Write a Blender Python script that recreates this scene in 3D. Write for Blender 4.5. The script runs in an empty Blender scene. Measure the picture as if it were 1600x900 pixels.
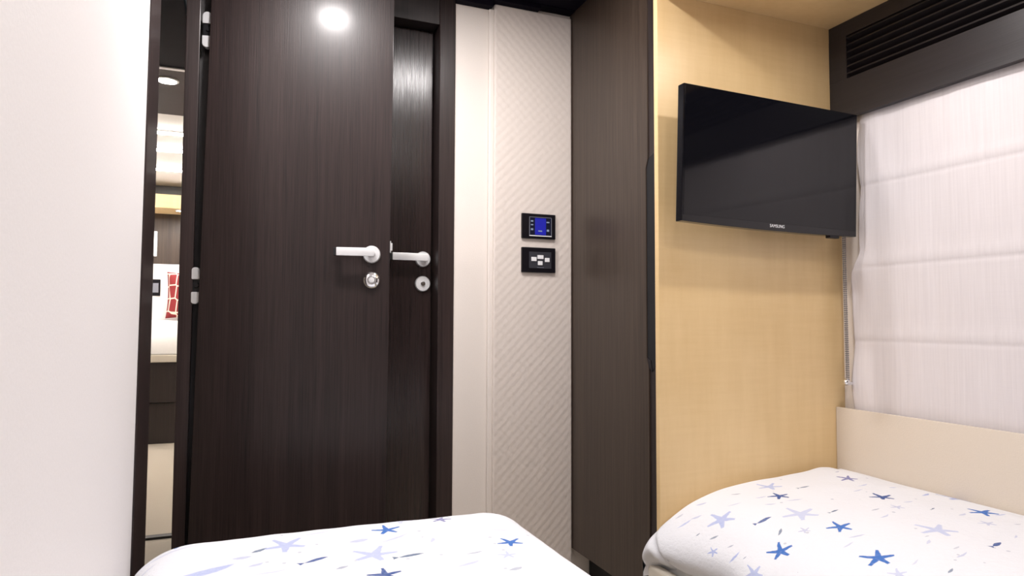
import bpy, bmesh, math, random
from mathutils import Vector, Matrix, noise
random.seed(7)
S = bpy.context.scene
COL = S.collection
PI = math.pi

# ------------------------------------------------------------------ camera
cam_d = bpy.data.cameras.new('camera'); cam = bpy.data.objects.new('camera', cam_d); COL.objects.link(cam)
cam_d.sensor_width = 36.0; cam_d.sensor_fit = 'HORIZONTAL'
cam_d.lens = 1050.0 / 1600.0 * 36.0
cam_d.clip_start = 0.02
yaw, pit, rol = math.radians(22.0), math.radians(2.76), math.radians(0.2)
F = Vector((math.sin(yaw)*math.cos(pit), math.cos(yaw)*math.cos(pit), math.sin(pit)))
R0 = Vector((math.cos(yaw), -math.sin(yaw), 0)); U0 = R0.cross(F)
Rv = R0*math.cos(rol) + U0*math.sin(rol); Uv = -R0*math.sin(rol) + U0*math.cos(rol)
M3 = Matrix((Rv, Uv, -F)).transposed()
cam.matrix_world = Matrix.Translation((0, 0, 0.9)) @ M3.to_4x4()
S.camera = cam

# ------------------------------------------------------------------ exposure and world
vs = S.view_settings
vs.view_transform = 'Standard'; vs.look = 'None'; vs.gamma = 1.0; vs.use_curve_mapping = False
vs.exposure = 0.1
W = bpy.data.worlds.new('world'); S.world = W; W.use_nodes = True
W.node_tree.nodes['Background'].inputs[0].default_value = (0.9, 0.95, 1.0, 1)
W.node_tree.nodes['Background'].inputs[1].default_value = 0.05
LAMP_COL = (1.0, 0.955, 0.95)
# ceiling downlights of this cabin: x, y, z, watts, spread (deg)
LAMPS = [(0.117, 1.568, 2.0, 10.5, 180), (0.69, 1.37, 2.0, 7.0, 180),
         (0.30, 0.25, 2.0, 3.6, 170), (0.78, 0.10, 2.0, 3.6, 170),  # both unseen, added as fill light for the cabin
         (1.34, 1.06, 1.82, 3.0, 172), (1.36, 0.10, 1.82, 0.8, 160)]  # the second soffit lamp is unseen, added as fill
FAR_LAMPS = [(-0.335, 3.42, 2.0, 3.0, 150), (-0.52, 6.60, 1.863, 3.0, 150), (-1.2, 5.6, 2.1, 6.5, 165), (-0.9, 2.4, 2.0, 1.0, 165)]  # last two are unseen fill lamps for far cabin and corridor

# ------------------------------------------------------------------ helpers
def tag(o, label=None, cat=None, group=None, kind=None):
    if label: o['label'] = label
    if cat: o['category'] = cat
    if group: o['group'] = group
    if kind: o['kind'] = kind
    return o

def empty(name, loc=(0, 0, 0), rz=0.0, ry=0.0):
    o = bpy.data.objects.new(name, None); COL.objects.link(o)
    o.empty_display_size = 0.05
    o.matrix_world = Matrix.Translation(loc) @ Matrix.Rotation(rz, 4, 'Z') @ Matrix.Rotation(ry, 4, 'Y')
    return o

class MB:
    """collects shapes, then links them as ONE mesh object"""
    def __init__(s): s.bm = bmesh.new()
    def box(s, x0, x1, y0, y1, z0, z1, bev=0.0, seg=2):
        t = bmesh.new()
        bmesh.ops.create_cube(t, size=1.0)
        for v in t.verts:
            v.co = Vector(((x0+x1)/2 + v.co.x*(x1-x0), (y0+y1)/2 + v.co.y*(y1-y0), (z0+z1)/2 + v.co.z*(z1-z0)))
        if bev > 0:
            bmesh.ops.bevel(t, geom=t.edges[:], offset=bev, segments=seg, profile=0.6, affect='EDGES')
        s._join(t); return s
    def _join(s, t):
        me = bpy.data.meshes.new('tmp'); t.to_mesh(me); t.free(); s.bm.from_mesh(me); bpy.data.meshes.remove(me)
    def prism(s, pts, ext, bev=0.0):
        """pts: list of 3-D points of a polygon, ext: extrusion vector"""
        t = bmesh.new()
        f = t.faces.new([t.verts.new(p) for p in pts])
        r = bmesh.ops.extrude_face_region(t, geom=[f])
        for v in r['geom']:
            if isinstance(v, bmesh.types.BMVert): v.co += Vector(ext)
        bmesh.ops.recalc_face_normals(t, faces=t.faces[:])
        if bev > 0: bmesh.ops.bevel(t, geom=t.edges[:], offset=bev, segments=2, profile=0.6, affect='EDGES')
        s._join(t); return s
    def lathe(s, o, axis, prof, n=40):
        """prof: list of (distance along axis, radius)"""
        ax = Vector(axis).normalized(); u = ax.orthogonal().normalized(); w = ax.cross(u)
        t = bmesh.new(); rings = []
        for h, r in prof:
            rings.append([t.verts.new(Vector(o) + ax*h + (u*math.cos(2*PI*i/n) + w*math.sin(2*PI*i/n))*max(r, 1e-5)) for i in range(n)])
        for a, b in zip(rings, rings[1:]):
            for i in range(n): t.faces.new((a[i], a[(i+1) % n], b[(i+1) % n], b[i]))
        t.faces.new(rings[0][::-1]); t.faces.new(rings[-1])
        bmesh.ops.recalc_face_normals(t, faces=t.faces[:])
        s._join(t); return s
    def tube(s, pts, r, n=10):
        t = bmesh.new(); rings = []
        P = [Vector(p) for p in pts]
        for k, p in enumerate(P):
            d = (P[min(k+1, len(P)-1)] - P[max(k-1, 0)]).normalized()
            u = d.cross(Vector((0.3, 0.9, 0.31))).normalized(); w = d.cross(u)
            rings.append([t.verts.new(p + (u*math.cos(2*PI*i/n) + w*math.sin(2*PI*i/n))*r) for i in range(n)])
        for a, b in zip(rings, rings[1:]):
            for i in range(n): t.faces.new((a[i], a[(i+1) % n], b[(i+1) % n], b[i]))
        t.faces.new(rings[0][::-1]); t.faces.new(rings[-1])
        bmesh.ops.recalc_face_normals(t, faces=t.faces[:])
        s._join(t); return s
    def ball(s, c, r, n=10):
        t = bmesh.new(); bmesh.ops.create_uvsphere(t, u_segments=n, v_segments=max(6, n//2+2), radius=r)
        for v in t.verts: v.co += Vector(c)
        s._join(t); return s
    def build(s, name, mat, parent=None, smooth=False, angle=40, local=False):
        me = bpy.data.meshes.new(name)
        if parent is not None and not local:         # shapes given in world space, stored in the parent's space
            par = parent; inv = world_of(par).inverted()
            s.bm.transform(inv)
        s.bm.to_mesh(me); s.bm.free()
        o = bpy.data.objects.new(name, me); COL.objects.link(o)
        me.materials.append(mat)
        if parent is not None: o.parent = parent
        if smooth:
            for p in me.polygons: p.use_smooth = True
            try: me.set_sharp_from_angle(angle=math.radians(angle))
            except Exception: pass
        return o

def world_of(o):
    m = o.matrix_basis.copy()
    while o.parent: o = o.parent; m = o.matrix_basis @ m
    return m

def grid_mesh(name, mat, us, vs_, fn, parent=None, uvfn=None, thick=0.0):
    nu, nv = len(us), len(vs_)
    verts = [fn(u, v) for v in vs_ for u in us]
    faces = [(j*nu+i, j*nu+i+1, (j+1)*nu+i+1, (j+1)*nu+i) for j in range(nv-1) for i in range(nu-1)]
    me = bpy.data.meshes.new(name); me.from_pydata(verts, [], faces)
    uvl = me.uv_layers.new(name='UVMap')
    pr = [(u, v) for v in vs_ for u in us]
    for l in me.loops: uvl.data[l.index].uv = pr[l.vertex_index]
    for p in me.polygons: p.use_smooth = True
    me.materials.append(mat)
    o = bpy.data.objects.new(name, me); COL.objects.link(o)
    if parent: o.parent = parent; o.matrix_parent_inverse = world_of(parent).inverted()
    if thick:
        m = o.modifiers.new('thickness', 'SOLIDIFY'); m.thickness = thick; m.offset = -1
    return o

def lin(a, b, n): return [a + (b-a)*i/(n-1) for i in range(n)]
def sstep(a, b, x):
    t = min(1, max(0, (x-a)/(b-a))); return t*t*(3-2*t)

# ------------------------------------------------------------------ materials
def srgb(r, g, b):
    f = lambda c: c/12.92 if c <= 0.04045 else ((c+0.055)/1.055)**2.4
    return (f(r/255), f(g/255), f(b/255), 1)

class NT:
    def __init__(s, name):
        s.m = bpy.data.materials.new(name); s.m.use_nodes = True
        s.t = s.m.node_tree; s.b = s.t.nodes['Principled BSDF']
    def n(s, typ, **kw):
        nd = s.t.nodes.new(typ)
        for k, v in kw.items(): setattr(nd, k, v)
        return nd
    def l(s, a, b): s.t.links.new(a, b)
    def math(s, op, a, b=None, c=None):
        nd = s.n('ShaderNodeMath', operation=op)
        for i, x in enumerate((a, b, c)):
            if x is None: continue
            if isinstance(x, (int, float)): nd.inputs[i].default_value = x
            else: s.l(x, nd.inputs[i])
        return nd.outputs[0]
    def mix(s, f, a, b):
        nd = s.n('ShaderNodeMix', data_type='RGBA')
        for i, x in ((0, f), (6, a), (7, b)):
            if isinstance(x, (int, float)): nd.inputs[i].default_value = x
            elif isinstance(x, tuple): nd.inputs[i].default_value = x
            else: s.l(x, nd.inputs[i])
        return nd.outputs[2]
    def coords(s, scale=(1, 1, 1), out='Object'):
        tc = s.n('ShaderNodeTexCoord'); mp = s.n('ShaderNodeMapping')
        mp.inputs['Scale'].default_value = scale; s.l(tc.outputs[out], mp.inputs[0]); return mp.outputs[0]
    def noise(s, vec, scale=1.0, detail=3.0, rough=0.5):
        nd = s.n('ShaderNodeTexNoise'); nd.inputs['Scale'].default_value = scale
        nd.inputs['Detail'].default_value = detail; nd.inputs['Roughness'].default_value = rough
        s.l(vec, nd.inputs['Vector']); return nd.outputs[0]
    def ramp(s, f, stops):
        nd = s.n('ShaderNodeValToRGB'); e = nd.color_ramp.elements
        while len(e) < len(stops): e.new(0.5)
        for k, (p, c) in enumerate(stops): e[k].position = p; e[k].color = c
        s.l(f, nd.inputs[0]); return nd.outputs[0]
    def bump(s, h, dist=0.001, strength=1.0):
        nd = s.n('ShaderNodeBump'); nd.inputs['Distance'].default_value = dist; nd.inputs['Strength'].default_value = strength
        s.l(h, nd.inputs['Height']); s.l(nd.outputs[0], s.b.inputs['Normal'])

def plain(name, col, rough=0.5, metal=0.0, spec=0.5, nscale=0.0, nbump=0.0):
    k = NT(name); k.b.inputs['Roughness'].default_value = rough; k.b.inputs['Metallic'].default_value = metal
    k.b.inputs['Specular IOR Level'].default_value = spec
    v = k.coords(); nz = k.noise(v, nscale or 60.0, 3.0)
    k.l(k.mix(nz, tuple(c*0.97 for c in col[:3]) + (1,), tuple(min(1, c*1.03) for c in col[:3]) + (1,)), k.b.inputs['Base Color'])
    if nbump: k.bump(nz, nbump)
    return k.m

def wenge(name, axis='Z', rough=0.3, c0=(0.012, 0.008, 0.0075, 1), c1=(0.045, 0.030, 0.026, 1), coat=0.0, relief=0.0004, spec=0.5):
    k = NT(name)
    a = {'Z': (1, 1, 0.012), 'Y': (1, 0.012, 1), 'X': (0.012, 1, 1)}[axis]
    v = k.coords(a); fine = k.noise(v, 420.0, 2.0, 0.6); mid = k.noise(v, 60.0, 3.0, 0.6); broad = k.noise(v, 9.0, 2.0)
    h = k.math('ADD', k.math('MULTIPLY', fine, 0.5), k.math('ADD', k.math('MULTIPLY', mid, 0.3), k.math('MULTIPLY', broad, 0.2)))
    k.l(k.ramp(h, [(0.36, c0), (0.66, c1)]), k.b.inputs['Base Color'])
    k.b.inputs['Roughness'].default_value = rough
    k.b.inputs['Specular IOR Level'].default_value = spec
    k.b.inputs['Coat Weight'].default_value = coat; k.b.inputs['Coat Roughness'].default_value = 0.2
    k.bump(fine, relief, 0.6)
    return k.m

def maple(name):
    k = NT(name)
    v = k.coords((1, 1, 0.12)); a = k.noise(v, 30.0, 4.0, 0.6)
    v2 = k.coords((0.25, 0.25, 3.0)); b = k.noise(v2, 26.0, 3.0, 0.6)
    c = k.noise(k.coords((1, 1, 1)), 2.5, 2.0)
    h = k.math('ADD', k.math('MULTIPLY', a, 0.3), k.math('ADD', k.math('MULTIPLY', b, 0.17), k.math('MULTIPLY', c, 0.53)))
    k.l(k.ramp(h, [(0.3, (0.69, 0.478, 0.225, 1)), (0.7, (0.84, 0.625, 0.345, 1))]), k.b.inputs['Base Color'])
    k.b.inputs['Roughness'].default_value = 0.35
    return k.m

def lozenge(name, col):
    k = NT(name); tc = k.n('ShaderNodeTexCoord'); sp = k.n('ShaderNodeSeparateXYZ'); k.l(tc.outputs['Object'], sp.inputs[0])
    q = 2*PI/0.032
    nz = k.noise(tc.outputs['Object'], 45.0, 2.0)
    w = k.math('MULTIPLY', k.math('SUBTRACT', nz, 0.5), 2.2)
    a = k.math('SINE', k.math('ADD', k.math('MULTIPLY', sp.outputs[0], q), w))
    b = k.math('SINE', k.math('ADD', k.math('MULTIPLY', sp.outputs[2], q), w))
    h = k.math('ADD', k.math('MULTIPLY', a, b), k.math('MULTIPLY', k.noise(tc.outputs['Object'], 300.0, 2.0), 0.3))
    k.l(k.mix(k.math('MULTIPLY_ADD', h, 0.12, 0.5), tuple(c*0.95 for c in col[:3]) + (1,), col), k.b.inputs['Base Color'])
    k.b.inputs['Roughness'].default_value = 0.5
    k.bump(h, 0.0022, 0.21)
    return k.m

def emit(name, col, s, base=(0.8, 0.8, 0.8, 1)):
    k = NT(name); k.b.inputs['Base Color'].default_value = (0.8, 0.8, 0.8, 1)
    k.b.inputs['Base Color'].default_value = base; k.b.inputs['Emission Color'].default_value = col; k.b.inputs['Emission Strength'].default_value = s
    return k.m

M = {}
M['wenge'] = wenge('wenge veneer', 'Z', 0.42, (0.0095, 0.0056, 0.0058, 1), (0.036, 0.0215, 0.0195, 1), 0.20, 0.0004, 0.28)
M['wenge_satin'] = wenge('satin wenge veneer', 'Z', 0.23, (0.011, 0.0065, 0.0066, 1), (0.038, 0.0230, 0.0210, 1), 0.0, 0.0006)
M['wenge_dark'] = wenge('wenge frame', 'Z', 0.4, (0.010, 0.007, 0.007, 1), (0.030, 0.020, 0.019, 1))
M['wenge_warm'] = wenge('wenge wardrobe veneer', 'Z', 0.38, (0.024, 0.0155, 0.0115, 1), (0.070, 0.048, 0.035, 1))
M['wenge_y'] = wenge('wenge veneer lengthwise', 'Y', 0.45, (0.010, 0.008, 0.010, 1), (0.020, 0.0155, 0.0185, 1))
M['ceiling_dark'] = wenge('dark ceiling lining', 'X', 0.35, (0.006, 0.005, 0.009, 1), (0.011, 0.009, 0.014, 1), 0.0, 0.0002, 0.15)
M['ceiling_dark'].node_tree.nodes['Principled BSDF'].inputs['IOR'].default_value = 1.12
M['ceiling_brown'] = wenge('brown ceiling lining', 'X', 0.4, (0.022, 0.014, 0.013, 1), (0.038, 0.026, 0.024, 1))
M['ceiling_brown'].node_tree.nodes['Principled BSDF'].inputs['IOR'].default_value = 1.2
M['maple'] = maple('maple veneer')
M['white_wall'] = plain('white wall lining', (0.82, 0.79, 0.785, 1), 0.6, nscale=200, nbump=0.0002)
M['ceiling_white'] = plain('white ceiling lining', (0.86, 0.84, 0.82, 1), 0.6)
M['cream_wall'] = plain('cream leather wall lining', (0.80, 0.735, 0.68, 1), 0.5, nscale=260, nbump=0.0003)
M['lozenge'] = lozenge('embossed cream leather', (0.74, 0.665, 0.61, 1))
M['cream_panel'] = plain('cream leather side panel', (0.67, 0.595, 0.51, 1), 0.55, nscale=280, nbump=0.0004)
M['cream_rail'] = plain('cream lacquer', (0.72, 0.66, 0.56, 1), 0.4)
M['mattress'] = plain('white ticking', (0.8, 0.8, 0.78, 1), 0.8)
M['carpet'] = plain('beige carpet', (0.50, 0.44, 0.36, 1), 0.95, nscale=400, nbump=0.003)
M['chrome'] = plain('polished chrome', (0.82, 0.82, 0.83, 1), 0.12, 1.0)
M['satin'] = plain('satin chrome', (0.84, 0.84, 0.85, 1), 0.40, 0.45)
M['steel'] = plain('grey steel beads', (0.30, 0.29, 0.30, 1), 0.35, 0.6)
M['black_metal'] = plain('black metal', (0.01, 0.01, 0.012, 1), 0.35)
M['black_plastic'] = plain('black glossy plastic', (0.006, 0.005, 0.008, 1), 0.30, spec=0.3)
M['piano_black'] = plain('piano black plastic', (0.004, 0.004, 0.006, 1), 0.10)
M['black_matte'] = plain('black lining', (0.006, 0.006, 0.008, 1), 0.7)
M['screen'] = plain('television glass', (0.004, 0.004, 0.006, 1), 0.06, spec=0.42)
M['logo'] = plain('silver print', (0.75, 0.75, 0.77, 1), 0.4)
M['plate_glass'] = plain('dark display glass', (0.01, 0.012, 0.03, 1), 0.15)
M['grey_plate'] = plain('dark grey plate', (0.035, 0.035, 0.045, 1), 0.4)
M['grey_line'] = plain('grey print', (0.20, 0.21, 0.25, 1), 0.5)
M['white_key'] = plain('white key', (0.85, 0.85, 0.87, 1), 0.4)
M['blue_lcd'] = emit('lit blue display', (0.004, 0.012, 0.75, 1), 0.42, (0.006, 0.006, 0.03, 1))
M['white_lcd'] = emit('lit white icon', (0.6, 0.75, 1.0, 1), 0.3, (0.05, 0.05, 0.08, 1))
M['lens'] = emit('lit lamp lens', (1.0, 0.96, 0.92, 1), 60.0)
M['led'] = emit('lit led strip', (1.0, 0.95, 0.88, 1), 45.0)
M['wall_lamp'] = emit('lit wall lamp', (1.0, 0.93, 0.85, 1), 2.0)

def blind_fabric():
    k = NT('white slub linen blind'); k.b.inputs['Roughness'].default_value = 0.85
    v = k.coords((1, 1, 0.03)); a = k.noise(v, 160.0, 3.0, 0.6); b = k.noise(k.coords((1, 0.02, 1)), 300.0, 2.0)
    h = k.math('ADD', k.math('MULTIPLY', a, 0.85), k.math('MULTIPLY', b, 0.15))
    k.l(k.ramp(h, [(0.25, (0.64, 0.60, 0.615, 1)), (0.7, (0.71, 0.67, 0.685, 1))]), k.b.inputs['Base Color'])
    k.bump(h, 0.0006, 0.6)
    return k.m
M['blind'] = blind_fabric()

def cushion_mat():
    k = NT('red lattice cushion fabric'); tc = k.n('ShaderNodeTexCoord')
    mp = k.n('ShaderNodeMapping'); mp.inputs['Scale'].default_value = (11, 11, 9); k.l(tc.outputs['Object'], mp.inputs[0])
    vo = k.n('ShaderNodeTexVoronoi', feature='DISTANCE_TO_EDGE'); vo.inputs['Randomness'].default_value = 0.25; vo.inputs['Scale'].default_value = 1.0
    k.l(mp.outputs[0], vo.inputs['Vector'])
    k.l(k.ramp(vo.outputs[0], [(0.035, (0.72, 0.60, 0.50, 1)), (0.06, (0.22, 0.015, 0.018, 1))]), k.b.inputs['Base Color'])
    k.b.inputs['Roughness'].default_value = 0.8
    return k.m
M['cushion'] = cushion_mat()

# printed bedspread: star / fish / dash motifs drawn with node maths on flat cloth coordinates
def group(name, kind):
    g = bpy.data.node_groups.new(name, 'ShaderNodeTree')
    for nm, ty in (('U', 'NodeSocketFloat'), ('V', 'NodeSocketFloat'), ('CX', 'NodeSocketFloat'), ('CY', 'NodeSocketFloat'), ('Rot', 'NodeSocketFloat'), ('Size', 'NodeSocketFloat'), ('Aspect', 'NodeSocketFloat')):
        g.interface.new_socket(name=nm, in_out='INPUT', socket_type=ty)
    g.interface.new_socket(name='Mask', in_out='OUTPUT', socket_type='NodeSocketFloat')
    gi = g.nodes.new('NodeGroupInput'); go = g.nodes.new('NodeGroupOutput')
    def m(op, a, b=None, c=None):
        nd = g.nodes.new('ShaderNodeMath'); nd.operation = op
        for i, x in enumerate((a, b, c)):
            if x is None: continue
            if isinstance(x, (int, float)): nd.inputs[i].default_value = x
            else: g.links.new(x, nd.inputs[i])
        return nd.outputs[0]
    I = {s.name: s for s in gi.outputs}
    dx = m('DIVIDE', m('SUBTRACT', I['U'], I['CX']), I['Size']); dy = m('DIVIDE', m('SUBTRACT', I['V'], I['CY']), I['Size'])
    c, s_ = m('COSINE', I['Rot']), m('SINE', I['Rot'])
    x = m('ADD', m('MULTIPLY', dx, c), m('MULTIPLY', dy, s_)); y = m('SUBTRACT', m('MULTIPLY', dy, c), m('MULTIPLY', dx, s_))
    if kind == 'star':
        r = m('SQRT', m('ADD', m('MULTIPLY', x, x), m('MULTIPLY', y, y))); th = m('ARCTAN2', y, x)
        a = m('SUBTRACT', m('FLOORED_MODULO', th, 2*PI/5), PI/5)
        px = m('MULTIPLY', r, m('COSINE', a)); py = m('ABSOLUTE', m('MULTIPLY', r, m('SINE', a)))
        w = m('MULTIPLY_ADD', px, -0.13, 0.22)
        lim = m('MULTIPLY_ADD', m('SINE', m('MULTIPLY_ADD', th, 1.0, I['Rot'])), 0.12, 0.93)
        msk = m('MINIMUM', m('MULTIPLY', m('SUBTRACT', w, py), 22.0), m('MULTIPLY', m('SUBTRACT', lim, px), 18.0))
    elif kind == 'fish':
        w = m('MULTIPLY', m('SUBTRACT', 1.0, m('MULTIPLY', x, x)), I['Aspect'])
        yb = m('SUBTRACT', y, m('MULTIPLY', m('SINE', m('MULTIPLY', x, 2.0)), 0.08))
        ay = m('ABSOLUTE', yb)
        body = m('SUBTRACT', w, ay)
        tail = m('MINIMUM', m('SUBTRACT', m('MULTIPLY', m('SUBTRACT', -0.86, x), 0.75), ay), m('ADD', x, 1.35))
        msk = m('MULTIPLY', m('MAXIMUM', body, tail), 16.0)
    else:
        w = m('MULTIPLY', m('SUBTRACT', 1.0, m('MULTIPLY', x, x)), I['Aspect'])
        yb = m('SUBTRACT', y, m('MULTIPLY', m('MULTIPLY', x, x), 0.12))
        msk = m('MULTIPLY', m('SUBTRACT', w, m('ABSOLUTE', yb)), 12.0)
    nd = g.nodes.new('ShaderNodeClamp'); g.links.new(msk, nd.inputs[0]); g.links.new(nd.outputs[0], go.inputs[0])
    return g
G = {'star': group('starfish motif', 'star'), 'fish': group('fish motif', 'fish'), 'dash': group('dash motif', 'dash')}
INK = {'blue': (0.045, 0.15, 0.47, 1), 'navy': (0.04, 0.085, 0.27, 1), 'lav': (0.36, 0.42, 0.68, 1), 'pale': (0.50, 0.53, 0.68, 1),
       'slate': (0.12, 0.17, 0.26, 1), 'grey': (0.33, 0.36, 0.46, 1), 'violet': (0.20, 0.20, 0.40, 1)}

def print_cloth(name, motifs):
    k = NT(name); k.b.inputs['Roughness'].default_value = 0.85
    uv = k.n('ShaderNodeUVMap', uv_map='UVMap'); sp = k.n('ShaderNodeSeparateXYZ')
    wob = k.n('ShaderNodeTexNoise'); wob.inputs['Scale'].default_value = 90.0; k.l(uv.outputs[0], wob.inputs['Vector'])
    off = k.n('ShaderNodeVectorMath', operation='MULTIPLY_ADD'); off.inputs[1].default_value = (0.004, 0.004, 0); off.inputs[2].default_value = (-0.002, -0.002, 0)
    k.l(wob.outputs[1], off.inputs[0])
    ad = k.n('ShaderNodeVectorMath', operation='ADD'); k.l(uv.outputs[0], ad.inputs[0]); k.l(off.outputs[0], ad.inputs[1])
    k.l(ad.outputs[0], sp.inputs[0])
    col = (0.74, 0.75, 0.79, 1)
    # faint speckle of tiny shells
    vo = k.n('ShaderNodeTexVoronoi'); vo.inputs['Scale'].default_value = 34.0; k.l(uv.outputs[0], vo.inputs['Vector'])
    spk = k.math('LESS_THAN', vo.outputs['Distance'], 0.13)
    rnd = k.n('ShaderNodeSeparateColor'); k.l(vo.outputs['Color'], rnd.inputs[0])
    spk = k.math('MULTIPLY', spk, k.math('MULTIPLY', k.math('GREATER_THAN', rnd.outputs[0], 0.72), 0.5))
    cur = k.mix(spk, col, INK['grey'])
    ink_n = k.noise(uv.outputs[0], 130.0, 3.0)
    for kind, cx, cy, rot, size, ink, alpha, asp in motifs:
        g = k.n('ShaderNodeGroup'); g.node_tree = G[kind]
        k.l(sp.outputs[0], g.inputs['U']); k.l(sp.outputs[1], g.inputs['V'])
        g.inputs['CX'].default_value = cx; g.inputs['CY'].default_value = cy; g.inputs['Rot'].default_value = rot
        g.inputs['Size'].default_value = size*(1.08 if kind == 'star' else 1.3); g.inputs['Aspect'].default_value = asp
        f = k.math('MULTIPLY', g.outputs[0], k.math('MULTIPLY_ADD', ink_n, 0.5*alpha, 0.75*alpha))
        nd = k.n('ShaderNodeClamp'); k.l(f, nd.inputs[0])
        cur = k.mix(nd.outputs[0], cur, INK[ink])
    k.l(cur, k.b.inputs['Base Color'])
    crinkle = k.noise(uv.outputs[0], 70.0, 4.0, 0.65)
    k.bump(crinkle, 0.004, 0.5)
    return k.m

# ------------------------------------------------------------------ lamps
def downlight(x, y, z, watts, spread, label, group_name, rim=0.045):
    t = empty('downlight', (x, y, z)); tag(t, label, 'downlight', group_name)
    MB().lathe((x, y, z), (0, 0, -1), [(-0.004, rim), (0.004, rim), (0.006, rim-0.003), (0.006, rim-0.009), (0.001, rim-0.010)]).build('trim_ring', M['satin'], t, True)
    MB().lathe((x, y, z-0.0015), (0, 0, -1), [(0, rim-0.011), (0.0015, rim-0.012)]).build('lens', M['lens'], t, True)
    ld = bpy.data.lights.new('downlight_lamp', 'AREA'); ld.shape = 'DISK'; ld.size = 2*(rim-0.012); ld.energy = watts
    ld.color = LAMP_COL; ld.spread = math.radians(spread)
    lo = bpy.data.objects.new('lamp', ld); COL.objects.link(lo); lo.parent = t; lo.location = (0, 0, -0.008)
    return t

# ------------------------------------------------------------------ the setting
XL, XR, XW, YT, YC = -0.185, 1.705, 1.066, 1.558, 2.1
ZC = 2.0
YB = -0.65
def struct(name, mb, m, **k):
    o = mb.build(name, m, **k); o['kind'] = 'structure'; return o
struct('floor', MB().box(-2.4, 1.85, YB-0.1, 3.16, -0.06, 0.0), M['carpet'])
struct('ceiling', MB().box(XL-0.05, 1.80, YB-0.05, 2.13, ZC, ZC+0.05), M['ceiling_white'])
struct('trim_1', MB().box(XL, XW+0.3, 1.76, 2.12, 1.985, ZC, 0.001), M['ceiling_dark'])
struct('wall_left', MB().prism([(XL-0.02, YB, 0), (XL-0.02, 1.475, 0), (XL-0.02, 1.546, ZC), (XL-0.02, YB, ZC)], (0.02, 0, 0)), M['white_wall'])
struct('wall_back', MB().box(XL-0.05, 1.80, YB-0.05, YB, 0, ZC), M['wenge_warm'])
struct('wall_right', MB().box(1.745, 1.80, YB, YT+0.02, 0, ZC), M['cream_wall'])
# bulkhead with the maple panel beyond the right bed
struct('wall_far_right', MB().box(XW-0.002, 1.80, YT, YT+0.018, 0.0, 1.83, 0.002), M['maple'])
# maple soffit above the right bed
struct('trim_2', MB().box(XW, 1.745, YB, YT, 1.822, ZC, 0.002), M['maple'])
# cream wall beside the bathroom door
struct('wall_far', MB().box(0.60, 1.14, YC, YC+0.06, 0, ZC), M['cream_wall'])
struct('wall_far_top', MB().box(XL, 0.66, YC+0.02, YC+0.16, 1.955, ZC), M['ceiling_dark'])
# stepped dark cornice over the cream wall
struct('trim_3', MB().box(0.640, 0.766, YC-0.03, YC, 1.952, 1.986).box(0.766, 0.935, YC-0.045, YC, 1.968, 1.986).box(0.935, XW, YC-0.045, YC, 1.982, 1.986), M['ceiling_dark'])
# bathroom door frame
struct('trim_4', MB().box(0.589, 0.643, YC-0.004, YC+0.12, 0, 1.9855, 0.003), M['wenge'])
struct('trim_5', MB().box(-0.06, 0.589, YC, YC+0.12, 1.872, 1.956, 0.002), M['wenge_dark'])
# post that carries the open door, with its rebate
struct('trim_6', MB().prism([(-0.1625, 2.09, 0), (-0.130, 2.09, 0), (-0.1225, 2.09, ZC), (-0.1605, 2.09, ZC)], (0, 0.12, 0), 0.002), M['wenge'])
struct('trim_7', MB().box(-0.130, -0.05, 2.125, 2.21, 0, ZC), M['wenge_dark'])
# jamb at the near side of the open doorway, and the head over it
struct('trim_8', MB().prism([(XL-0.03, 1.475, 0), (XL-0.03, 1.60, 0), (XL-0.03, 1.64, ZC), (XL-0.03, 1.546, ZC)], (0.033, 0, 0), 0.001).prism([(XL-0.03, 1.60, 0), (XL-0.03, 1.715, 0), (XL-0.03, 1.718, ZC), (XL-0.03, 1.64, ZC)], (0.03, 0, 0), 0.001), M['wenge'])
struct('trim_9', MB().box(XL-0.03, XL, 1.73, 2.15, 1.93, ZC, 0.002), M['wenge'])

# ------------------------------------------------------------------ doors
def rose_set(root, x, y, z, lx0, lx1, out=-1, screen=None):
    """lever handle on a round rose, and a round lock plate below; local coordinates, facing -y"""
    h = MB().lathe((x, y, z), (0, out, 0), [(0, 0.0255), (0.006, 0.0255), (0.009, 0.023), (0.0095, 0.012), (0.030, 0.0105), (0.033, 0.0095)]).build('door_handle', M['satin'], root, True, local=True)
    # flat lever: rises from the spindle, bends along the door and returns at its free end
    mb = MB()
    n = 14; pts_o, pts_i = [], []
    y0 = y - 0.036
    z += 0.003
    mb.box(lx0, x+0.008, y0-0.009, y0, z-0.0115, z+0.0125, 0.002, 2)
    MB().box(lx0-0.008, lx0+0.010, y0-0.004, y0+0.022, z-0.0105, z+0.0115, 0.001, 2).build('end_reflection', M['black_metal'], h, local=True)  # black piece stands in for the dark reflection on the chrome lever's end
    mb.lathe((x, y0+0.004, z), (0, -1, 0), [(0, 0.0105), (0.012, 0.0105), (0.0125, 0.0095)])
    mb.build('lever', M['satin'], h, True, local=True)
    return h

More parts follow.
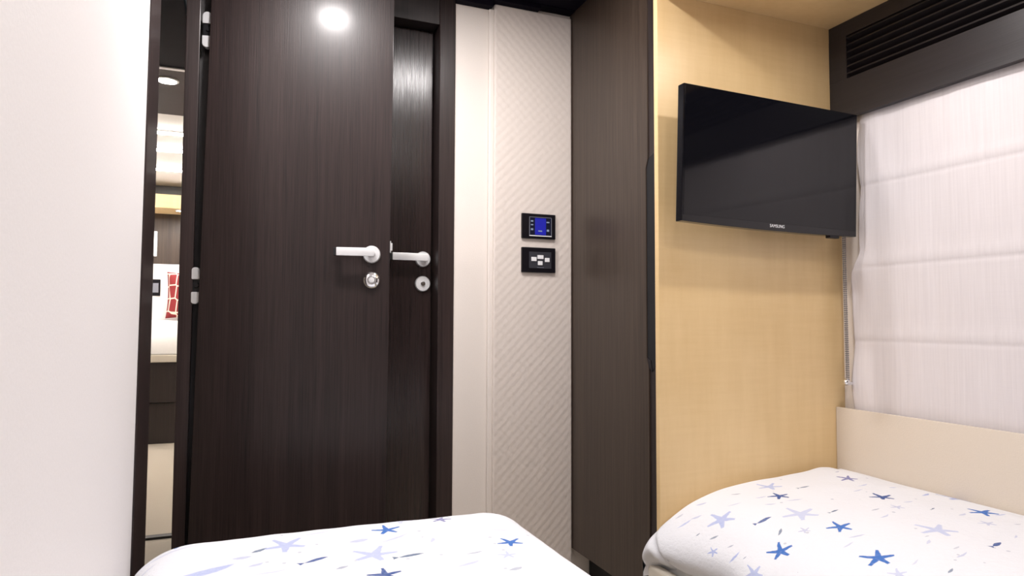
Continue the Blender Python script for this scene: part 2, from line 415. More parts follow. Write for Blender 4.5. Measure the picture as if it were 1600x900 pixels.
t1 = empty('door_1', (-0.09, 2.07, 0), math.atan2(-0.1, 0.505)); tag(t1, 'dark wenge entry door standing open, with a chrome lever, hinged beside the narrow doorway', 'door', kind='structure')
LW = 0.5148
leaf = MB().prism([(-0.035, 0, 0.02), (0.500, 0, 0.02), (0.511, 0, 1.925), (-0.004, 0, 1.925)], (0, 0.038, 0), 0.0015).build('leaf', M['wenge'], t1, local=True)
rose_set(t1, 0.4536, 0.0, 1.092, 0.355, None)
e = MB().lathe((0.4546, 0, 1.016), (0, -1, 0), [(0, 0.0255), (0.004, 0.0255), (0.008, 0.0235), (0.011, 0.019), (0.0125, 0.013), (0.0105, 0.0115)]).build('lock_rose', M['chrome'], t1, True, local=True)
MB().lathe((0.4546, -0.0095, 1.016), (0, -1, 0), [(0, 0.0085), (0.006, 0.0085), (0.008, 0.0075)]).box(0.4526, 0.4566, -0.022, -0.014, 1.009, 1.023, 0.001).build('thumb_turn', M['satin'], e, True, local=True)
MB().box(0.503, 0.5095, 0.008, 0.028, 1.100, 1.1345, 0.0005).box(0.503, 0.5135, 0.010, 0.024, 1.106, 1.129, 0.002).build('latch', M['satin'], t1, local=True)
for zc, xc in ((1.733, -0.019), (0.995, -0.033)):
    def pill(z0, z1, up):
        mb = MB(); n = 12; r = 0.0125
        p = []
        if up:
            p = [(xc-r, 0.012, z0), (xc+r, 0.012, z0)] + [(xc + r*math.cos(PI*i/n), 0.012, z1-r + r*math.sin(PI*i/n)) for i in range(n+1)]
        else:
            p = [(xc+r, 0.012, z1), (xc-r, 0.012, z1)] + [(xc - r*math.cos(PI*i/n), 0.012, z0+r - r*math.sin(PI*i/n)) for i in range(n+1)]
        return mb.prism(p, (0, 0.02, 0), 0.0015)
    hg = MB().box(xc-0.0115, xc+0.0115, 0.016, 0.040, zc-0.018, zc+0.018, 0.002).lathe((xc+0.004, 0.016, zc), (0, -1, 0), [(0, 0.006), (0.004, 0.005)], 16).build('hinge', M['black_metal'], t1, local=True)
    pill(zc+0.018, zc+0.052, True).build('hinge_lobe', M['satin'], hg, local=True)
    pill(zc-0.052, zc-0.018, False).build('hinge_lobe', M['satin'], hg, local=True)

t2 = empty('door_2', (-0.05, YC+0.06, 0)); tag(t2, 'closed dark wenge door set back in its frame, half hidden behind the open door', 'door', kind='structure')
MB().box(-0.045, 0.583, YC+0.06, YC+0.10, 0.01, 1.868, 0.0015).build('leaf', M['wenge_satin'], t2)
rose_set(t2, 0.554+0.05, 0.0, 1.10, 0.445+0.05, None)
e = MB().lathe((0.604, 0, 1.019), (0, -1, 0), [(0, 0.0255), (0.005, 0.0255), (0.008, 0.023), (0.0085, 0.011), (0.007, 0.010)]).build('lock_rose', M['satin'], t2, True, local=True)
MB().lathe((0.604, -0.006, 1.019), (0, -1, 0), [(0, 0.0085), (0.004, 0.0085), (0.006, 0.007)], 24).box(0.6025, 0.6055, -0.014, -0.011, 1.013, 1.025).build('coin_slot', M['chrome'], e, True, local=True)

# ------------------------------------------------------------------ padded panel with controls
pp = empty('padded_wall_panel', (0.92, YC, 0)); tag(pp, 'tall cream leather wall panel with embossed lozenge texture, between the doors and the wardrobe', 'wall panel')
MB().box(0.774, XW-0.001, YC-0.020, YC-0.0005, 0.0, 1.968, 0.008, 4).build('padding', M['lozenge'], pp, True)
MB().box(0.758, 0.776, YC-0.012, YC-0.0005, 0.0, 1.952, 0.005, 3).build('edge_piping', M['cream_wall'], pp, True)

YP = YC-0.020
c1 = empty('thermostat', (0.935, YP, 1.218)); tag(c1, 'black wall thermostat with a lit blue display on the cream padded panel', 'thermostat')
MB().box(0.872, 0.997, YP-0.010, YP, 1.177, 1.262, 0.0025).build('frame', M['black_plastic'], c1)
MB().box(0.899, 0.980, YP-0.0112, YP-0.0095, 1.187, 1.250).build('display_glass', M['plate_glass'], c1)
mb = MB()
for a in ((0.898, 0.981, 1.249, 1.2505), (0.898, 0.8995, 1.187, 1.2505), (0.9795, 0.981, 1.187, 1.2505)): mb.box(a[0], a[1], YP-0.0125, YP-0.0105, a[2], a[3])
mb.build('display_outline', M['grey_line'], c1)
MB().box(0.898, 0.981, YP-0.0125, YP-0.0105, 1.185, 1.188).build('display_outline', M['white_key'], c1)
MB().box(0.919, 0.960, YP-0.0120, YP-0.0110, 1.190, 1.247, 0.0005).build('lit_screen', M['blue_lcd'], c1)
for (x, z, w, h) in ((0.908, 1.236, 0.008, 0.005), (0.908, 1.2235, 0.008, 0.004), (0.908, 1.208, 0.008, 0.006), (0.967, 1.234, 0.010, 0.004), (0.967, 1.206, 0.008, 0.007), (0.938, 1.203, 0.014, 0.004)):
    MB().box(x-w/2, x+w/2, YP-0.0126, YP-0.0110, z-h/2, z+h/2).build('icon', M['white_lcd'], c1)

c2 = empty('switch_panel', (0.935, YP, 1.104)); tag(c2, 'black switch panel with four white keys, directly under the blue thermostat', 'light switch')
MB().box(0.872, 0.997, YP-0.010, YP, 1.062, 1.147, 0.0025).build('frame', M['black_plastic'], c2)
MB().box(0.898, 0.980, YP-0.0115, YP-0.0095, 1.076, 1.132, 0.0005).build('key_plate', M['grey_plate'], c2)
for (x, z, w, h) in ((0.915, 1.107, 0.019, 0.014), (0.939, 1.1145, 0.022, 0.013), (0.964, 1.1055, 0.017, 0.014), (0.938, 1.094, 0.017, 0.014)):
    MB().box(x-w/2, x+w/2, YP-0.014, YP-0.011, z-h/2, z+h/2, 0.001).build('key', M['white_key'], c2)
MB().box(0.927, 0.952, YP-0.0122, YP-0.011, 1.0785, 1.0800).build('printed_line', M['grey_line'], c2)

# ------------------------------------------------------------------ wardrobe
wd = empty('wardrobe', (1.3, 1.83, 0)); tag(wd, 'tall dark wenge wardrobe facing the aisle, beside the padded cream panel', 'wardrobe')
MB().box(XW+0.02, 1.60, YT+0.02, YC-0.001, 0.125, 1.984, 0.001).build('carcass', M['wenge_dark'], wd)
MB().box(XW+0.07, 1.60, YT+0.03, YC-0.01, 0.0, 0.125).build('toe_kick', M['black_matte'], wd)
# door leaf seen from the aisle, with a long finger recess cut in its near edge
x0, x1 = XW, XW+0.019
pr = [(YC-0.002, 0.125), (YC-0.002, 1.984), (1.612, 1.984), (1.612, 1.36), (1.622, 1.335), (1.622, 0.795), (1.612, 0.765), (1.612, 0.125)]
dr = MB().prism([(x0, y, z) for y, z in pr], (x1-x0, 0, 0), 0.001).build('door', M['wenge_warm'], wd)
MB().box(XW+0.004, XW+0.019, YT+0.019, 1.611, 0.125, 1.984).build('stile', M['wenge_dark'], wd)  # darker wenge puts the shade on this recessed stile into its colour
MB().prism([(XW+0.003, y, z) for y, z in ((1.6215, 1.335), (1.612, 1.362), (1.585, 1.372), (1.580, 1.350), (1.580, 0.780), (1.600, 0.757), (1.612, 0.764), (1.6215, 0.796))], (0.003, 0, 0)).build('finger_recess', M['black_matte'], dr)
MB().prism([(XW+0.001, y, z) for y, z in ((1.6215, 0.797), (1.612, 0.768), (1.596, 0.760), (1.604, 0.790))], (0.003, 0, 0)).build('recess_lip', M['black_plastic'], dr)

# ------------------------------------------------------------------ television
tv = empty('television', (1.381, 1.453, 1.34), 0.0, math.radians(1.15)); tv.matrix_world = tv.matrix_world @ Matrix.Rotation(math.radians(0.9), 4, 'X'); tag(tv, 'black flat-screen television mounted high on the maple wall, switched off', 'television')
w2, h2 = 0.3110, 0.183
def outline(s=1.0, bow=0.005, inset=0.0):
    p = []
    n = 24
    for i in range(n+1):
        x = -w2+inset + (2*w2-2*inset)*i/n
        p.append((x, -h2+inset - bow*(1-(x/w2)**2)))
    p += [(w2-inset, h2-inset), (-w2+inset, h2-inset)]
    return p
MB().prism([(x, 0.0, z) for x, z in outline()], (0, 0.026, 0), 0.0018).build('bezel', M['piano_black'], tv, local=True)
MB().box(-0.20, 0.20, 0.026, 0.050, -0.13, 0.10, 0.008).build('rear_housing', M['black_plastic'], tv, local=True)
MB().box(-0.09, 0.09, 0.050, 0.1000, -0.08, 0.08, 0.002).build('wall_bracket', M['black_metal'], tv, local=True)
MB().box(-w2+0.005, w2-0.005, -0.0012, 0.001, -h2+0.017, h2-0.005).build('screen', M['screen'], tv, local=True)
MB().box(0.213, 0.249, 0.004, 0.022, -h2-0.009, -h2, 0.0015).build('receiver_window', M['black_plastic'], tv, local=True)
def text_mesh(name, body, size, mat, parent, loc, width):
    cu = bpy.data.curves.new(name, 'FONT'); cu.body = body; cu.size = size; cu.align_x = 'CENTER'; cu.align_y = 'CENTER'; cu.extrude = 0.0003
    tmp = bpy.data.objects.new(name+'_tmp', cu); COL.objects.link(tmp)
    dg = bpy.context.evaluated_depsgraph_get(); me = bpy.data.meshes.new_from_object(tmp.evaluated_get(dg))
    bpy.data.objects.remove(tmp)
    xs = [v.co.x for v in me.vertices]; k = width/(max(xs)-min(xs))
    for v in me.vertices:
        x, y, z = v.co; v.co = (x*k + loc[0], -z + loc[1], y + loc[2])
    me.materials.clear(); me.materials.append(mat)
    o = bpy.data.objects.new(name, me); COL.objects.link(o); o.parent = parent; return o
text_mesh('logo', 'SAMSUNG', 0.0125, M['logo'], tv, (0.010, -0.0008, -h2+0.0085), 0.052)

# ------------------------------------------------------------------ pelmet over the window
pe = empty('window_pelmet', (1.72, 0.45, 1.523)); tag(pe, 'dark wenge pelmet box with a long louvred air grille above the white blind', 'pelmet')
zb, zt, g0, g1 = 1.523, 1.8215, 1.643, 1.776
mb = MB().box(XR, XR+0.02, YB+0.001, YT-0.001, zb, g0, 0.001).box(XR, XR+0.02, YB+0.001, YT-0.001, g1, zt, 0.001).box(XR, XR+0.02, 1.492, YT-0.001, g0, g1)
mb.build('fascia', M['wenge_y'], pe)
MB().box(XR+0.032, XR+0.036, YB+0.001, YT-0.001, g0-0.01, g1+0.01).build('grille_backing', M['black_matte'], pe)
ns = 6
for i in range(ns):
    z = g0 + (i+0.5)*(g1-g0)/ns
    MB().prism([(XR+0.001, YB+0.01, z+0.002), (XR+0.003, YB+0.01, z+0.0075), (XR+0.026, YB+0.01, z-0.001), (XR+0.024, YB+0.01, z-0.0065)], (0, 1.492-YB-0.01, 0)).build('slat', M['wenge_y'], pe)

# ------------------------------------------------------------------ roman blind
bl = empty('roman_blind', (1.72, 0.45, 1.53)); tag(bl, 'white linen roman blind drawn down over the window on the right', 'blind')
SEAMS = (1.307, 1.062, 0.842)
def blind_fn(y, z):
    y_edge = 0.0
    d = 0.0
    for s in SEAMS:
        a = (z-s)
        d -= 0.0018*math.exp(-(a/0.005)**2)
        d += 0.0022*math.exp(-((a-0.02)/0.02)**2)
    e = max(0.0, 1 - (1.51-y)/0.10)
    w = 0.010*e*e*noise.noise((z*9.0, 3.1, y*3)) + 0.0025*noise.noise((z*3.0, y*14.0, 1.0)) + 0.0015*noise.noise((z*1.5, y*40.0, 5.0))
    f = max(0, 1-(1.51-y)/0.05)
    yy = y + f*(0.018*noise.noise((z*5.0, 0.0, 2.0)) - 0.03*sstep(1.0, 1.12, z) - 0.012*math.exp(-((z-1.1)/0.04)**2))
    # soft fold near the left edge under the second pleat
    w -= 0.010*e*math.exp(-((z-1.06)/0.05)**2)
    return (1.731 - d*0.9 + w, yy, z)
zs = lin(0.61, 1.55, 190); ys = lin(YB+0.01, 1.2, 60)[:-1] + lin(1.2, 1.51, 60)
fab = grid_mesh('fabric', M['blind'], ys, zs, blind_fn, bl, thick=0.0012)
# beaded pull chain beside the blind
ch = MB()
for i in range(120):
    z = 1.50 - i*(1.50-0.725)/119
    for dy in (-0.0035, 0.0035): ch.ball((1.712, 1.519+dy+0.002*math.sin(z*7), z), 0.0029, 6)
ch.tube([(1.712, 1.5135, 1.50), (1.712, 1.519, 0.72)], 0.0008, 5)
chain = ch.build('pull_chain', M['steel'], bl, True)
MB().ball((1.708, 1.519, 0.717), 0.011, 14).box(1.705, 1.728, 1.511, 1.531, 0.708, 0.718, 0.003).build('chain_tensioner', M['chrome'], chain, True)

# ------------------------------------------------------------------ cream panel beside the right bed
sp_ = empty('upholstered_side_panel', (1.715, 0.45, 0)); tag(sp_, 'low cream leather panel along the window wall behind the right bed', 'wall panel')
MB().box(XR, XR+0.010, YB+0.001, YT-0.001, 0.0, 0.638, 0.002).build('padding', M['cream_panel'], sp_, True)
MB().box(XR+0.0095, XR+0.013, YB+0.001, YT-0.001, 0.60, 0.634, 0.001).build('top_ledge', M['cream_panel'], sp_)

# ------------------------------------------------------------------ beds
def bed(label, x0, x1, y1, zr, rail_side):
    t = empty('single_bed', ((x0+x1)/2, 0.45, 0)); tag(t, label, 'bed', 'twin single beds')
    MB().box(x0+0.02, x1-0.004, YB+0.003, y1-0.01, 0.0, zr-0.07, 0.004).build('base', M['cream_rail'], t)
    MB().box(x0+0.034, x1-0.012, YB+0.02, y1-0.03, zr-0.07, zr+0.10, 0.03, 3).build('mattress', M['mattress'], t, True)
    return t
b1 = bed('single bed on the left, its foot towards the dark doors', -0.17, 0.60, 1.49, 0.254, 1)
MB().box(0.572, 0.597, YB+0.003, 1.485, 0.05, 0.235, 0.008, 3).build('side_rail', M['cream_rail'], b1, True)
b2 = bed('single bed on the right with a cream rail, its foot against the maple wall', 1.02, 1.704, YT-0.001, 0.254, -1)
MB().box(1.020, 1.048, YB+0.003, YT-0.003, 0.05, 0.254, 0.009, 3).build('side_rail', M['cream_rail'], b2, True)

# ---- left bedspread: rounded box drape
def left_fn(u, v):
    r, a = 0.075, 0.105
    ix0, ix1, iy1 = -0.178+0.10, 0.618-a, 1.525-a
    cx = min(max(u, ix0), ix1); cy = min(v, iy1)
    dx, dy = u-cx, v-cy; d = math.hypot(dx, dy)
    ztop = 0.470 - 0.02*((u-0.2)/0.45)**4*0.3 + 0.0035*noise.noise((u*5, v*5, 0)) + 0.0012*noise.noise((u*19, v*19, 4))
    if d < 1e-6: return (cx, cy, ztop)
    arc = 0.5*PI*(a+r)/2*1.02
    if d < arc:
        t = d/arc*PI/2; h, dz = a*math.sin(t), r*(1-math.cos(t))
    else:
        h, dz = a, r + (d-arc)
    lim = 0.0995 if dx < 0 and dy == 0 else a
    h *= lim/a
    h += 0.004*noise.noise((u*8, v*8, 7))*min(1, d/arc)*(0 if dx < 0 else 1)
    z = max(ztop-dz, 0.20)
    return (cx+dx/d*h, cy+dy/d*h, z)
LM = [('star', -0.101, 1.462, 0.3, 0.027, 'blue', 0.8, 0), ('dash', -0.114, 1.422, 0.1, 0.045, 'pale', 0.6, 0.1), ('dash', -0.157, 1.380, 0.4, 0.03, 'pale', 0.6, 0.15),
      ('dash', 0.043, 1.360, 0.5, 0.014, 'slate', 0.9, 0.3), ('star', 0.090, 1.371, 0.2, 0.040, 'lav', 0.75, 0), ('fish', 0.137, 1.276, 0.35, 0.020, 'navy', 0.95, 0.26),
      ('dash', 0.012, 1.333, 0.1, 0.014, 'pale', 0.9, 0.4), ('dash', 0.036, 1.286, 0.4, 0.012, 'pale', 0.9, 0.4), ('dash', -0.046, 1.279, 0.45, 0.045, 'lav', 0.8, 0.25),
      ('fish', -0.160, 1.321, 0.7, 0.026, 'navy', 0.95, 0.25), ('star', 0.288, 1.394, 1.0, 0.030, 'blue', 1.0, 0), ('star', 0.411, 1.424, 0.5, 0.024, 'violet', 0.9, 0),
      ('star', 0.239, 1.264, 0.5, 0.044, 'lav', 0.7, 0), ('fish', 0.300, 1.229, 0.0, 0.020, 'slate', 0.95, 0.24), ('star', 0.496, 1.231, 0.0, 0.027, 'blue', 1.0, 0),
      ('star', 0.465, 1.166, 0.7, 0.018, 'lav', 0.6, 0), ('star', 0.329, 1.450, 0.1, 0.032, 'pale', 0.8, 0), ('dash', 0.294, 1.339, 0.5, 0.035, 'pale', 0.8, 0.12),
      ('dash', 0.225, 1.350, 0.1, 0.016, 'pale', 0.9, 0.4), ('dash', 0.413, 1.200, 0.2, 0.016, 'grey', 0.7, 0.2), ('dash', 0.385, 1.148, 0.3, 0.022, 'pale', 0.8, 0.2),
      ('dash', 0.174, 1.214, 0.3, 0.010, 'grey', 0.8, 0.4), ('star', 0.236, 1.150, 0.9, 0.030, 'navy', 0.95, 0), ('dash', 0.505, 1.316, 2.7, 0.028, 'pale', 0.8, 0.1),
      ('dash', 0.452, 1.095, 0.3, 0.012, 'grey', 0.7, 0.4), ('dash', 0.06, 1.24, 0.2, 0.03, 'pale', 0.8, 0.1), ('dash', 0.15, 1.42, 0.2, 0.03, 'pale', 0.7, 0.1), ('dash', 0.36, 1.30, 1.2, 0.012, 'pale', 0.8, 0.3)]
rr = random.Random(3)
for i in range(24):
    kd = rr.choice(('star', 'star', 'fish', 'dash'))
    LM.append((kd, rr.uniform(-0.12, 0.58), rr.uniform(-0.5, 1.07), rr.uniform(0, 6), {'star': 0.032, 'fish': 0.02, 'dash': 0.022}[kd], rr.choice(('blue', 'lav', 'navy', 'pale')), 0.85, 0.25))
us = lin(-0.178-0.22, 0.618+0.26, 190); vv = lin(YB+0.01, 0.95, 70)[:-1] + lin(0.95, 1.525+0.26, 120)
s1 = grid_mesh('bedspread', print_cloth('starfish print cotton left', LM), us, vv, left_fn)
tag(s1, 'white starfish-print bedspread on the left bed, its corner rounded towards the doors', 'bedspread', 'starfish-print bedspreads')

# ---- right bedspread: soft slope to the aisle, tucked inside the rail
PROF = [(1.7035, 0.440), (1.695, 0.452), (1.66, 0.458), (1.60, 0.461), (1.50, 0.461), (1.38, 0.457), (1.28, 0.448), (1.20, 0.434), (1.13, 0.409), (1.075, 0.380), (1.035, 0.355), (1.010, 0.331), (1.002, 0.306), (1.018, 0.280), (1.050, 0.258), (1.062, 0.235)]
ARC = [0.0]
for (xa, za), (xb, zb_) in zip(PROF, PROF[1:]): ARC.append(ARC[-1] + math.hypot(xb-xa, zb_-za))
def prof_at(s):
    for i in range(len(ARC)-1):
        if s <= ARC[i+1] or i == len(ARC)-2:
            def P(k): return Vector(PROF[min(max(k, 0), len(PROF)-1)])
            t = (s-ARC[i])/(ARC[i+1]-ARC[i]); t = min(max(t, 0), 1)
            p0, p1, p2, p3 = P(i-1), P(i), P(i+1), P(i+2)
            return 0.5*((2*p1) + (p2-p0)*t + (2*p0-5*p1+4*p2-p3)*t*t + (3*p1-p0-3*p2+p3)*t**3)
def right_fn(u, v):
    x, z = prof_at(1.7035-u)
    low = sstep(0.40, 0.30, z)
    g = sstep(1.36, 1.50, v)
    x += low*0.036*(1-g)
    x += low*0.010*noise.noise((0.0, v*9, 2.0))
    amp = 1.0 if u < 1.66 else 0.2
    z += amp*(0.005*noise.noise((u*5, v*5, 11)) + 0.003*noise.noise((u*13, v*13, 3)))
    # far end turned down against the bulkhead
    z += 0.012*math.exp(-((u-1.60)/0.07)**2)*sstep(1.30, 1.47, v)
    e = max(0, v-1.515); z -= 0.35*e + 14*e*e
    y = min(v, 1.551)
    # rolled fold at the far aisle corner
    fold = math.exp(-((v-1.49 + (0.30-z)*0.9)/0.014)**2)*sstep(0.36, 0.31, z)
    x += 0.016*fold
    return (x, y, max(z, 0.225))
RM = []
#RM_BEGIN
RM = [
      ('star', 1.340, 1.454, 1.21, 0.0351, 'lav', 0.75, 0.00), ('star', 1.294, 1.370, 0.68, 0.0296, 'navy', 1.00, 0.00), ('fish', 1.163, 1.286, -0.21, 0.0168, 'navy', 0.90, 0.28),
      ('star', 1.107, 1.376, 0.89, 0.0392, 'lav', 0.80, 0.00), ('star', 1.241, 1.246, 0.87, 0.0443, 'lav', 0.55, 0.00), ('star', 1.094, 1.168, 0.27, 0.0298, 'blue', 1.00, 0.00),
      ('dash', 1.146, 1.217, 0.53, 0.0132, 'slate', 0.80, 0.25), ('dash', 1.048, 1.347, -0.60, 0.0108, 'slate', 0.70, 0.25), ('star', 1.006, 1.321, 0.32, 0.0170, 'lav', 0.90, 0.00),
      ('star', 1.006, 1.182, 0.54, 0.0280, 'lav', 0.80, 0.00), ('dash', 1.228, 1.457, -0.29, 0.0119, 'grey', 0.90, 0.25), ('fish', 1.399, 1.391, -0.17, 0.0137, 'slate', 0.80, 0.28),
      ('dash', 1.051, 1.460, -0.25, 0.0198, 'lav', 0.70, 0.16), ('dash', 1.019, 1.255, -0.21, 0.0204, 'lav', 0.90, 0.16), ('dash', 1.300, 1.324, -0.20, 0.0210, 'pale', 0.80, 0.16),
      ('star', 1.179, 1.176, 0.75, 0.0145, 'pale', 0.90, 0.00), ('dash', 1.045, 1.286, -0.60, 0.0075, 'grey', 0.80, 0.25), ('dash', 1.133, 1.486, -0.45, 0.0136, 'pale', 0.90, 0.25),
      ('dash', 1.084, 1.449, -0.58, 0.0132, 'pale', 0.90, 0.25), ('dash', 1.065, 1.498, -0.22, 0.0118, 'grey', 0.50, 0.25), ('dash', 1.176, 1.405, -0.43, 0.0164, 'pale', 0.70, 0.16),
      ('dash', 1.255, 1.394, -0.22, 0.0133, 'pale', 0.70, 0.25), ('dash', 1.035, 1.394, -0.29, 0.0063, 'slate', 0.80, 0.25), ('dash', 1.032, 1.229, -0.25, 0.0058, 'grey', 0.90, 0.25),
      ('dash', 1.235, 1.339, -0.53, 0.0128, 'pale', 0.90, 0.25), ('star', 1.553, 1.391, 0.09, 0.0277, 'violet', 0.95, 0.00), ('star', 1.494, 1.234, 0.75, 0.0305, 'navy', 1.00, 0.00),
      ('star', 1.680, 1.171, 0.21, 0.0434, 'lav', 0.90, 0.00), ('star', 1.592, 1.052, 0.92, 0.0331, 'blue', 1.00, 0.00), ('fish', 1.307, 1.208, 0.02, 0.0121, 'slate', 0.90, 0.28),
      ('star', 1.241, 1.133, 0.66, 0.0287, 'blue', 1.00, 0.00), ('star', 1.379, 1.006, 1.17, 0.0427, 'lav', 0.60, 0.00), ('fish', 1.399, 0.898, 0.12, 0.0153, 'navy', 0.95, 0.28),
      ('star', 1.179, 0.988, 0.14, 0.0328, 'blue', 1.00, 0.00), ('star', 1.156, 0.927, 0.20, 0.0176, 'lav', 0.50, 0.00), ('dash', 1.539, 1.330, 0.14, 0.0171, 'lav', 0.60, 0.16),
      ('dash', 1.487, 1.298, 0.12, 0.0166, 'pale', 0.90, 0.16), ('dash', 1.618, 1.211, 0.22, 0.0147, 'lav', 0.90, 0.25), ('dash', 1.608, 1.023, 0.01, 0.0160, 'lav', 0.80, 0.16),
      ('fish', 1.513, 1.116, 0.23, 0.0075, 'slate', 0.90, 0.28), ('dash', 1.389, 1.165, 0.01, 0.0120, 'grey', 0.70, 0.25), ('dash', 1.369, 1.124, 0.21, 0.0161, 'pale', 0.90, 0.16),
      ('star', 1.448, 1.156, 0.96, 0.0170, 'pale', 1.00, 0.00), ('dash', 1.228, 1.078, -0.19, 0.0192, 'pale', 0.90, 0.16), ('dash', 1.186, 1.064, -0.01, 0.0134, 'pale', 0.80, 0.16),
      ('dash', 1.294, 0.896, 0.10, 0.0173, 'pale', 0.90, 0.16), ('dash', 1.222, 0.869, 0.27, 0.0095, 'slate', 0.80, 0.25), ('dash', 1.592, 1.284, -0.12, 0.0101, 'lav', 0.90, 0.25),
      ('star', 1.513, 0.991, 0.69, 0.0188, 'pale', 0.90, 0.00), ('dash', 1.209, 0.930, 0.21, 0.0123, 'pale', 0.60, 0.16), ('dash', 1.481, 0.913, 0.46, 0.0132, 'pale', 0.90, 0.16),
      ('dash', 1.510, 1.176, -0.02, 0.0125, 'pale', 0.80, 0.25), ('dash', 1.530, 1.058, 0.22, 0.0132, 'pale', 0.80, 0.25), ('dash', 1.569, 0.965, -0.18, 0.0084, 'grey', 0.70, 0.25),
      ('dash', 1.317, 0.922, 0.10, 0.0088, 'grey', 0.50, 0.25), ('dash', 1.327, 0.991, -0.19, 0.0053, 'grey', 0.80, 0.25), ('dash', 1.304, 0.971, 0.48, 0.0117, 'pale', 0.70, 0.25),
      ('dash', 1.582, 1.452, 0.04, 0.0091, 'violet', 0.70, 0.25)]
#RM_END
rr = random.Random(11)
for i in range(26):
    kd = rr.choice(('star', 'star', 'fish', 'dash'))
    RM.append((kd, rr.uniform(0.85, 1.66), rr.uniform(-0.5, 0.80), rr.uniform(0, 6), {'star': 0.032, 'fish': 0.02, 'dash': 0.022}[kd], rr.choice(('blue', 'lav', 'navy', 'pale')), 0.85, 0.25))
us = lin(1.7035-ARC[-1], 1.7035, 190); vv = lin(YB+0.01, 0.75, 60)[:-1] + lin(0.75, 1.58, 150)
s2 = grid_mesh('bedspread', print_cloth('starfish print cotton right', RM), us, vv, right_fn)
tag(s2, 'white starfish-print bedspread on the right bed, sloping down to the cream rail below the television', 'bedspread', 'starfish-print bedspreads')

# ------------------------------------------------------------------ cabin across the corridor, seen through the doorway
struct('wall_corridor_left', MB().box(-1.66, -1.60, 0.9, 3.16, 0, 2.0), M['cream_wall'])
struct('wall_corridor_near', MB().box(-1.66, XL-0.02, 0.84, 0.90, 0, 2.0), M['cream_wall'])
struct('ceiling_corridor', MB().box(-1.66, XL-0.02, 0.84, 3.24, ZC, ZC+0.04), M['ceiling_dark'])
struct('ceiling_entrance', MB().box(-2.40, 0.80, 3.26, 4.00, ZC, ZC+0.14), M['ceiling_brown'])
struct('trim_10', MB().box(-2.40, 0.80, 3.235, 3.262, ZC-0.006, ZC+0.02, 0.002), M['satin'])
struct('floor_far', MB().box(-2.40, 0.80, 3.16, 7.0, -0.06, 0.004), M['carpet'])
struct('trim_11', MB().box(-2.40, 0.80, 3.135, 3.175, -0.02, 0.010, 0.003), M['wenge_dark'])
struct('ceiling_far', MB().box(-2.40, 0.80, 4.00, 7.0, 2.10, 2.14), M['ceiling_white'])
struct('wall_far_cabin_left', MB().box(-2.46, -2.40, 3.16, 7.0, 0, 2.14), M['cream_wall'])
struct('wall_far_cabin_right', MB().box(0.80, 0.86, 3.16, 7.0, 0, 2.14), M['cream_wall'])
struct('wall_far_cabin_end', MB().box(-2.46, 0.86, 6.88, 6.94, 0, 2.14), M['wenge_warm'])
struct('wall_partition', MB().box(-2.40, -1.60, 3.16, 3.22, 0, 2.0).box(-0.13, 0.80, 3.16, 3.22, 0, 2.0), M['cream_wall'])
struct('trim_12', MB().box(-2.40, 0.80, 6.74, 6.88, 1.985, 2.10, 0.003), M['wenge_dark'])
struct('trim_13', MB().box(-2.40, 0.80, 6.50, 6.878, 1.865, 1.985, 0.003), M['maple'])
for y in (4.74, 5.23, 5.92):
    t = empty('led_strip', (-0.8, y, 2.10)); tag(t, {4.74: 'lit strip light across the far cabin ceiling, nearest of three seen through the doorway', 5.23: 'lit strip light across the far cabin ceiling, middle of three seen through the doorway', 5.92: 'lit strip light across the far cabin ceiling, lowest of three seen through the doorway'}[y], 'strip light', 'strip lights in the far cabin ceiling')
    MB().box(-2.3, 0.7, y-0.012, y+0.012, 2.088, 2.0995, 0.001).build('housing', M['ceiling_white'], t)
    MB().box(-2.29, 0.69, y-0.012, y+0.012, 2.074, 2.088, 0.003).build('diffuser', M['led'], t)
fb = empty('double_bed', (-0.8, 6.2, 0)); tag(fb, 'bed on a dark wood base in the far cabin, seen through the narrow doorway', 'bed')
MB().box(-1.75, 0.45, 5.46, 6.83, 0.30, 0.586, 0.003).box(-1.75, 0.45, 5.475, 6.83, 0.005, 0.296, 0.003).build('base', M['wenge_dark'], fb)
MB().box(-1.74, 0.44, 5.452, 6.83, 0.588, 0.644, 0.008).build('rail', M['cream_rail'], fb)
hb = empty('headboard', (-0.8, 6.86, 0.9)); tag(hb, 'cream upholstered headboard behind the far cabin bed', 'headboard')
MB().box(-1.9, 0.6, 6.835, 6.879, 0.6, 1.40, 0.008).build('padding', M['white_wall'], hb)
def duv(u, v):
    r = 0.24; iy = 5.46 + r
    z = 0.885 + 0.015*noise.noise((u*4, v*4, 0))
    if v >= iy: return (u, v, z)
    d = iy-v; arc = r*PI/2
    t = min(d/arc, 1.0)*PI/2
    return (u, iy - r*math.sin(t) + 0.008*noise.noise((u*6, v*6, 3)), max(0.648, z - r*(1-math.cos(t))))
dv = grid_mesh('duvet', M['ceiling_white'], lin(-1.72, 0.42, 60), lin(5.46+0.24-0.24*PI/2, 6.82, 50), duv)
tag(dv, 'plump white duvet on the far cabin bed', 'duvet')
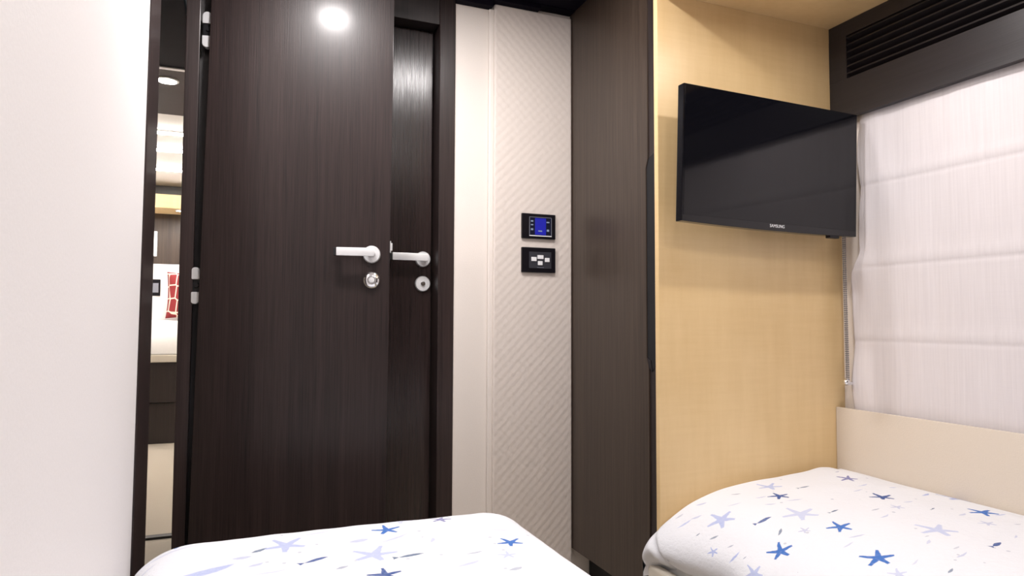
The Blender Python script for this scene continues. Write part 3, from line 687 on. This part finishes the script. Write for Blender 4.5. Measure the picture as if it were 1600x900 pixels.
def cush():
    bm = bmesh.new(); n = 26; w = 0.21; vs2 = {}
    for side in (-1, 1):
        for j in range(n+1):
            for i in range(n+1):
                a, b = -1+2*i/n, -1+2*j/n
                k = max(0.0, (1-a**4)*(1-b**4))**0.5
                sx = a*w*(1-0.07*(1-b*b)); sz = b*w*(1-0.07*(1-a*a))
                vs2[(side, i, j)] = bm.verts.new((sx, side*0.07*k, sz))
    for side in (-1, 1):
        for j in range(n):
            for i in range(n):
                q = [vs2[(side, i, j)], vs2[(side, i+1, j)], vs2[(side, i+1, j+1)], vs2[(side, i, j+1)]]
                bm.faces.new(q if side < 0 else q[::-1])
    bmesh.ops.remove_doubles(bm, verts=bm.verts[:], dist=1e-5)
    me = bpy.data.meshes.new('cushion'); bm.to_mesh(me); bm.free()
    for p in me.polygons: p.use_smooth = True
    me.materials.append(M['cushion']); o = bpy.data.objects.new('cushion', me); COL.objects.link(o)
    o.location = (-0.405, 6.70, 1.115); o.rotation_euler = (-0.12, 0, 0)
    return o
tag(cush(), 'red cushion with a pale lattice pattern propped on the far cabin bed', 'cushion')
wl = empty('wall_lamp', (-0.745, 6.88, 1.59)); tag(wl, 'narrow lit wall lamp above the headboard in the far cabin', 'wall lamp')
MB().box(-0.80, -0.715, 6.862, 6.88, 1.47, 1.70, 0.004).build('back_plate', M['satin'], wl)
MB().box(-0.795, -0.720, 6.845, 6.863, 1.475, 1.695, 0.006).build('diffuser', M['wall_lamp'], wl)
sw = empty('switch_panel', (-0.76, 6.835, 1.185)); tag(sw, 'small dark switch panel on the cream headboard in the far cabin', 'light switch')
MB().box(-0.86, -0.675, 6.825, 6.835, 1.11, 1.26, 0.004).build('frame', M['black_plastic'], sw)
MB().box(-0.77, -0.69, 6.821, 6.826, 1.14, 1.225, 0.002).build('key_plate', M['grey_line'], sw)

# ------------------------------------------------------------------ lamps
LL = ['downlight in the white ceiling just before the open dark door', 'downlight in the white ceiling before the padded cream panel', 'unseen fill downlight added in the white ceiling over the left bed',
      'unseen fill downlight added in the white ceiling over the head of the aisle', 'downlight in the maple soffit before the television', 'unseen fill downlight added in the maple soffit over the head of the right bed']
for a, lb in zip(LAMPS, LL): downlight(*a, lb, 'ceiling downlights of the near cabin', 0.060 if lb in LL[:2] else 0.045)
FL = ['bright downlight in the dark ceiling past the narrow doorway', 'small lit downlight under the maple band in the far cabin', 'unseen fill downlight in the white ceiling of the far cabin', 'unseen fill downlight in the dark corridor ceiling left of the doorway']
for a, lb in zip(FAR_LAMPS, FL): downlight(*a, lb, 'downlights past the doorway', 0.05 if a[2] > 1.9 else 0.035)
